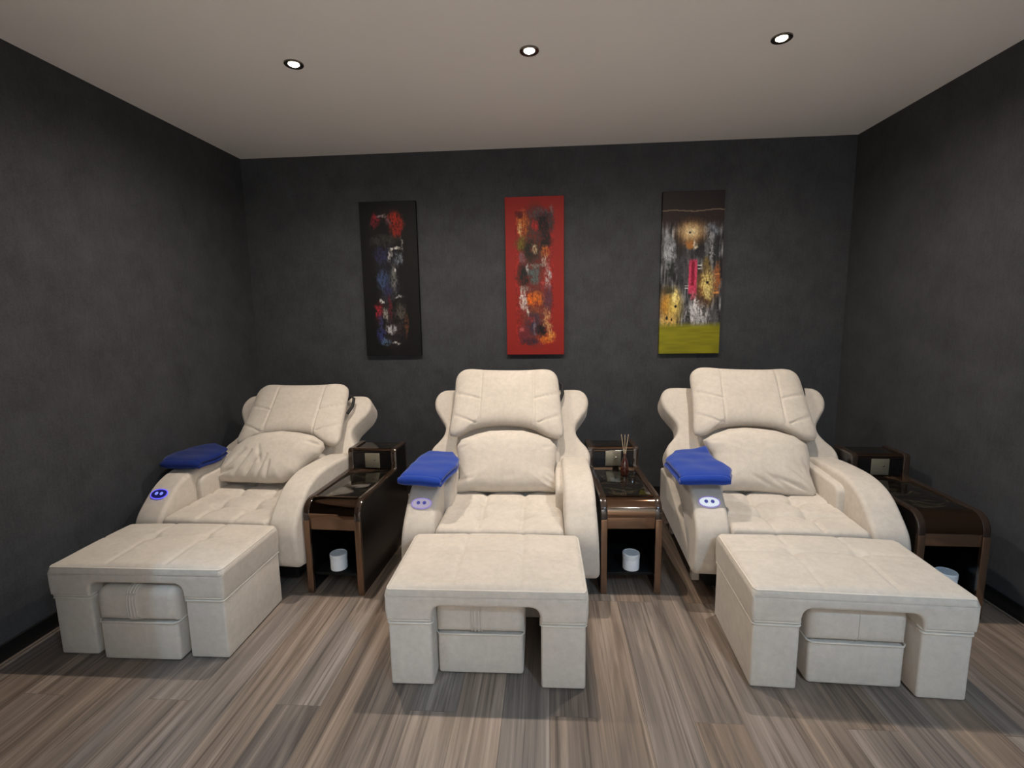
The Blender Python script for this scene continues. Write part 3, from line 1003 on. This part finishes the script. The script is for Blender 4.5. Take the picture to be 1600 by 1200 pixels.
PAINT_GAIN = 1.0
def paint(seed, bg, daubs, w=112, h=300, region=None, layers=None):
    rng = np.random.default_rng(seed)
    S, T = np.meshgrid((np.arange(w) + .5) / w, (np.arange(h) + .5) / h)
    img = np.zeros((h, w, 3)) + np.array(bg, float)
    nx = (smooth_noise(h, w, 9, 5, rng) + smooth_noise(h, w, 3.5, 2.2, rng)) * .5 - .5
    ny = (smooth_noise(h, w, 7, 6, rng) + smooth_noise(h, w, 3, 3, rng)) * .5 - .5
    fine = smooth_noise(h, w, 2.2, 1.6, rng) - .5
    fy = smooth_noise(h, w, 6, 1.3, rng) - .5
    if layers is not None:
        img = layers(img, S, T, rng)
    for (s, t, rs, rt, col, *k) in daubs:
        kind = k[0] if k else 'e'
        a = S + nx * .09 - s; b = T + ny * .028 - t
        if kind == 'r':
            d = np.maximum(np.abs(S - s + nx * .015) / rs, np.abs(T - t) / rt) - 1
            al = soft(d, .18)
        elif kind == 'g':
            d = np.hypot((S - s) / rs, (T - t) / rt)
            al = np.clip(1.25 - d, 0, 1) ** 1.2
        elif kind == 'd':
            d = np.hypot((S - s) / rs, (T - t) / rt) - 1
            al = soft(d, .5)
        else:
            d = np.hypot(a / rs, b / rt) - 1
            al = soft(d, .7) * np.clip(.92 + 1.5 * fy + .8 * fine, .15, 1)
        img = img * (1 - al[..., None]) + np.array(col, float) * al[..., None]
    m = np.ones((h, w)) if region is None else region(S, T)
    img = img * (1 + (fine * .55 + fy * .35)[..., None] * m[..., None] * .8)
    img = np.clip(img, 0, 255) / 255
    out = np.where(img <= .04045, img / 12.92, ((img + .055) / 1.055) ** 2.4) * PAINT_GAIN
    return np.clip(out, 0, .92)

def make_painting(label, px, pz, w, h, img, edge, rot=0.0):
    H, W = img.shape[:2]
    dpt = .032
    rz_ = .012
    verts, faces, cols = [], [], []
    for j in range(H + 1):
        for i in range(W + 1):
            verts.append((-w / 2 + w * i / W, -dpt, h / 2 - h * j / H))
    m = W + 1
    for j in range(H):
        for i in range(W):
            faces.append((j * m + i, (j + 1) * m + i, (j + 1) * m + i + 1, j * m + i + 1))
    base = len(verts)
    per = [i for i in range(m)] + [j * m + W for j in range(1, H + 1)] + [H * m + i for i in range(W - 1, -1, -1)] + [j * m for j in range(H - 1, 0, -1)]
    for i in per:
        verts.append((verts[i][0], 0, verts[i][2]))
    n = len(per)
    nf = len(faces)
    for k in range(n):
        l = (k + 1) % n
        faces.append((per[k], per[l], base + l, base + k))
    faces.append(tuple(base + k for k in range(n)))
    me = bpy.data.meshes.new('painting')
    me.from_pydata(verts, [], faces)
    at = me.color_attributes.new('paint', 'FLOAT_COLOR', 'POINT')
    ext = np.zeros((len(verts), 4)); ext[:, 3] = 1
    ii = np.clip(np.arange(W + 1), 0, W - 1); jj = np.clip(np.arange(H + 1), 0, H - 1)
    ext[:base, :3] = img[jj][:, ii].reshape(-1, 3)
    ext[base:, :3] = edge if edge is not None else ext[per, :3] * .8
    at.data.foreach_set('color', ext.astype(np.float32).ravel())
    me.materials.append(M_CANVAS)
    o = bpy.data.objects.new('painting', me)
    COL.objects.link(o)
    o.location = (px, YB - .002, pz)
    o.rotation_euler = (0, rot, 0)
    return tag(o, label, 'painting', 'tall narrow abstract paintings')

M_CANVAS, _nt, _b = mat_new('painted_canvas')
_a = N(_nt, 'ShaderNodeVertexColor', layer_name='paint')
_nt.links.new(_a.outputs['Color'], _b.inputs['Base Color'])
_b.inputs['Roughness'].default_value = .6
_b.inputs['Specular IOR Level'].default_value = .3

def inner(S, T):
    return ((np.abs(S - .5) < .33) & (T > .07) & (T < .94)).astype(float) * .9 + .1

dark = [
 (.5, .16, .26, .10, (38, 24, 24)), (.45, .36, .2, .14, (30, 30, 40)), (.48, .55, .18, .12, (42, 44, 54)), (.5, .78, .24, .16, (44, 36, 38)),
 (.63, .14, .13, .075, (150, 36, 16)), (.67, .18, .07, .05, (125, 25, 12)), (.27, .12, .07, .05, (120, 25, 38)), (.40, .095, .10, .010, (125, 112, 112)), (.50, .132, .06, .02, (110, 70, 75)),
 (.42, .18, .13, .048, (9, 8, 9)), (.40, .25, .24, .035, (46, 43, 39)), (.60, .30, .10, .011, (175, 172, 166)), (.53, .325, .03, .03, (120, 118, 116)), (.73, .28, .018, .05, (110, 108, 104)),
 (.36, .34, .12, .05, (36, 36, 66)), (.66, .37, .08, .038, (92, 98, 108)), (.50, .345, .02, .035, (150, 148, 150)), (.45, .42, .10, .025, (22, 22, 30)),
 (.37, .50, .11, .06, (50, 64, 96)), (.57, .49, .05, .09, (90, 90, 88)), (.58, .44, .02, .016, (172, 172, 172)), (.44, .57, .06, .04, (40, 40, 70)),
 (.34, .635, .035, .013, (196, 194, 190)), (.64, .61, .07, .009, (150, 150, 150)), (.60, .655, .07, .030, (8, 8, 8)), (.27, .71, .065, .06, (135, 32, 42)), (.47, .67, .03, .075, (78, 22, 34)),
 (.38, .735, .04, .05, (132, 126, 120)), (.66, .71, .08, .06, (72, 67, 62)), (.75, .80, .035, .08, (80, 48, 32)), (.30, .79, .05, .06, (45, 45, 78)), (.47, .825, .09, .028, (156, 156, 160)),
 (.36, .78, .03, .03, (10, 10, 12)), (.58, .77, .10, .012, (20, 18, 18)), (.28, .865, .08, .05, (40, 46, 92)), (.37, .905, .09, .022, (76, 98, 126)), (.56, .915, .06, .009, (156, 156, 156)), (.60, .87, .12, .012, (26, 22, 24))]
red = [
 (.5, .3, .22, .22, (70, 45, 40)), (.5, .72, .24, .2, (90, 50, 45)),
 (.60, .11, .19, .038, (78, 62, 66)), (.66, .165, .13, .052, (16, 12, 15)), (.80, .09, .035, .035, (125, 88, 88)), (.78, .15, .06, .06, (60, 45, 48)), (.69, .26, .10, .06, (34, 22, 26)), (.66, .32, .06, .04, (20, 14, 16)),
 (.30, .165, .09, .075, (168, 92, 36)), (.26, .20, .02, .045, (205, 165, 115)), (.50, .18, .055, .03, (165, 36, 36)), (.25, .11, .05, .02, (80, 20, 18)), (.27, .29, .09, .045, (96, 86, 26)), (.43, .335, .13, .06, (30, 28, 22)),
 (.50, .325, .045, .03, (160, 140, 110)), (.68, .345, .07, .035, (172, 90, 36)), (.67, .40, .05, .035, (158, 132, 122)), (.28, .38, .06, .035, (112, 76, 82)), (.31, .49, .12, .068, (26, 28, 27)), (.40, .445, .028, .035, (160, 164, 164)),
 (.50, .49, .09, .055, (76, 88, 88)), (.73, .50, .05, .075, (165, 154, 154)), (.63, .555, .04, .026, (158, 62, 62)), (.32, .575, .08, .02, (124, 112, 102)), (.54, .43, .12, .012, (110, 100, 95)),
 (.30, .645, .055, .062, (196, 186, 180)), (.36, .72, .025, .032, (200, 190, 180)), (.51, .645, .13, .048, (186, 94, 30)), (.40, .64, .05, .03, (200, 90, 20)), (.73, .645, .07, .085, (80, 44, 56)), (.52, .715, .13, .022, (120, 62, 40)),
 (.46, .80, .11, .07, (52, 42, 58)), (.42, .77, .08, .02, (120, 45, 45)), (.70, .77, .055, .07, (176, 126, 84)), (.75, .84, .04, .05, (170, 120, 80)), (.62, .845, .07, .045, (18, 14, 18)), (.30, .86, .10, .05, (98, 36, 46)), (.28, .84, .05, .012, (170, 80, 80)),
 (.49, .83, .025, .05, (105, 95, 105)), (.70, .90, .15, .028, (188, 96, 32)), (.40, .915, .14, .022, (48, 34, 50)), (.80, .88, .05, .03, (200, 130, 60))]
def field(img, S, T, rng):
    h, w = S.shape
    st = smooth_noise(h, w, 26, 2.4, rng)
    st2 = smooth_noise(h, w, 14, 5, rng)
    v = np.clip((st * .65 + st2 * .5) - .32, 0, 1) * 1.5
    base = np.stack([28 + 125 * v, 28 + 126 * v, 30 + 128 * v], -1)
    img = np.where(((T > .17) & (T < .83))[..., None], base, img)
    a = np.clip((.24 - T) / .07, 0, 1)[..., None]
    img = img * (1 - a) + np.array((42, 30, 28)) * a
    top = (T < .115)
    img = np.where(top[..., None], np.array((36, 27, 28)), img)
    line = np.abs(T - .118 + .004 * np.sin(S * 9)) < .0035
    return np.where(line[..., None], np.array((112, 96, 82)), img)
gold = [
 (.42, .46, .16, .11, (66, 64, 68)), (.13, .36, .10, .085, (150, 155, 160)), (.14, .30, .08, .03, (120, 124, 128)), (.17, .47, .06, .05, (30, 34, 32)), (.80, .245, .12, .045, (112, 118, 128)), (.82, .34, .03, .10, (140, 140, 142)),
 (.66, .36, .05, .06, (34, 34, 36)), (.90, .36, .05, .08, (36, 38, 38)), (.30, .34, .06, .05, (40, 34, 30)), (.30, .50, .04, .06, (48, 50, 54)),
 (.48, .250, .27, .085, (152, 100, 46), 'g'), (.48, .245, .19, .055, (232, 210, 165), 'g'), (.46, .325, .06, .03, (170, 110, 50)), (.55, .325, .035, .026, (225, 212, 185)), (.46, .250, .018, .007, (25, 15, 10), 'd'),
 (.74, .585, .22, .125, (124, 78, 36), 'g'), (.77, .57, .11, .10, (208, 188, 114)), (.78, .64, .07, .06, (205, 185, 120)), (.70, .68, .12, .03, (60, 36, 24)), (.77, .556, .022, .008, (15, 12, 8), 'd'), (.74, .44, .06, .04, (110, 92, 50)),
 (.93, .53, .05, .085, (152, 90, 50)), (.93, .505, .04, .006, (200, 130, 80), 'r'), (.92, .62, .05, .006, (205, 140, 80), 'r'),
 (.53, .52, .068, .105, (196, 62, 94), 'r'), (.53, .50, .026, .075, (128, 18, 46), 'r'), (.55, .64, .035, .03, (190, 90, 110)), (.64, .45, .035, .003, (200, 200, 200), 'r'), (.64, .47, .03, .003, (190, 190, 190), 'r'), (.43, .575, .03, .003, (190, 190, 190), 'r'), (.43, .59, .03, .003, (190, 190, 190), 'r'),
 (.60, .755, .20, .075, (192, 190, 192)), (.58, .69, .05, .035, (205, 203, 205)), (.47, .76, .025, .05, (40, 40, 40)), (.74, .74, .025, .045, (45, 45, 45)), (.92, .76, .06, .06, (80, 80, 82)), (.64, .78, .08, .03, (160, 160, 164)),
 (.10, .70, .14, .12, (186, 130, 46), 'g'), (.24, .70, .15, .115, (208, 178, 84), 'g'), (.25, .66, .05, .07, (228, 205, 130)), (.16, .80, .16, .05, (200, 165, 90)), (.26, .702, .022, .009, (20, 16, 8), 'd'), (.12, .775, .018, .012, (30, 22, 10), 'd'), (.20, .785, .015, .010, (30, 22, 10), 'd'),
 (.14, .60, .08, .025, (60, 55, 35))]
def gold_layers(img, S, T, rng):
    return field(img, S, T, rng)
img_d = paint(3, (9, 8, 9), dark, region=inner)
img_r = paint(5, (142, 31, 25), red, region=lambda S, T: inner(S, T) * .8)
img_g = paint(8, (40, 30, 28), gold, layers=gold_layers, region=lambda S, T: np.where(T < .15, .15, .75))
_t = np.linspace(0, 1, img_g.shape[0])[:, None, None]
_al = np.clip((_t - .80) / .035, 0, 1)
_rng = np.random.default_rng(2)
_ol = np.array([lin((132, 128, 20))])[None] * PAINT_GAIN * (1 + .35 * (smooth_noise(img_g.shape[0], img_g.shape[1], 3, 22, _rng)[..., None] - .5))
img_g = img_g * (1 - _al) + _ol * _al
make_painting('tall abstract painting with a black border, left of the three', -1.247, 1.782, .452, 1.208, img_d, lin((6, 6, 6)))
make_painting('tall abstract painting with a red border, in the middle of the three', -.097, 1.782, .452, 1.208, img_r, lin((90, 22, 18)))
make_painting('tall abstract painting with an olive yellow foot, right of the three', 1.096, 1.782, .455, 1.215, img_g, None)
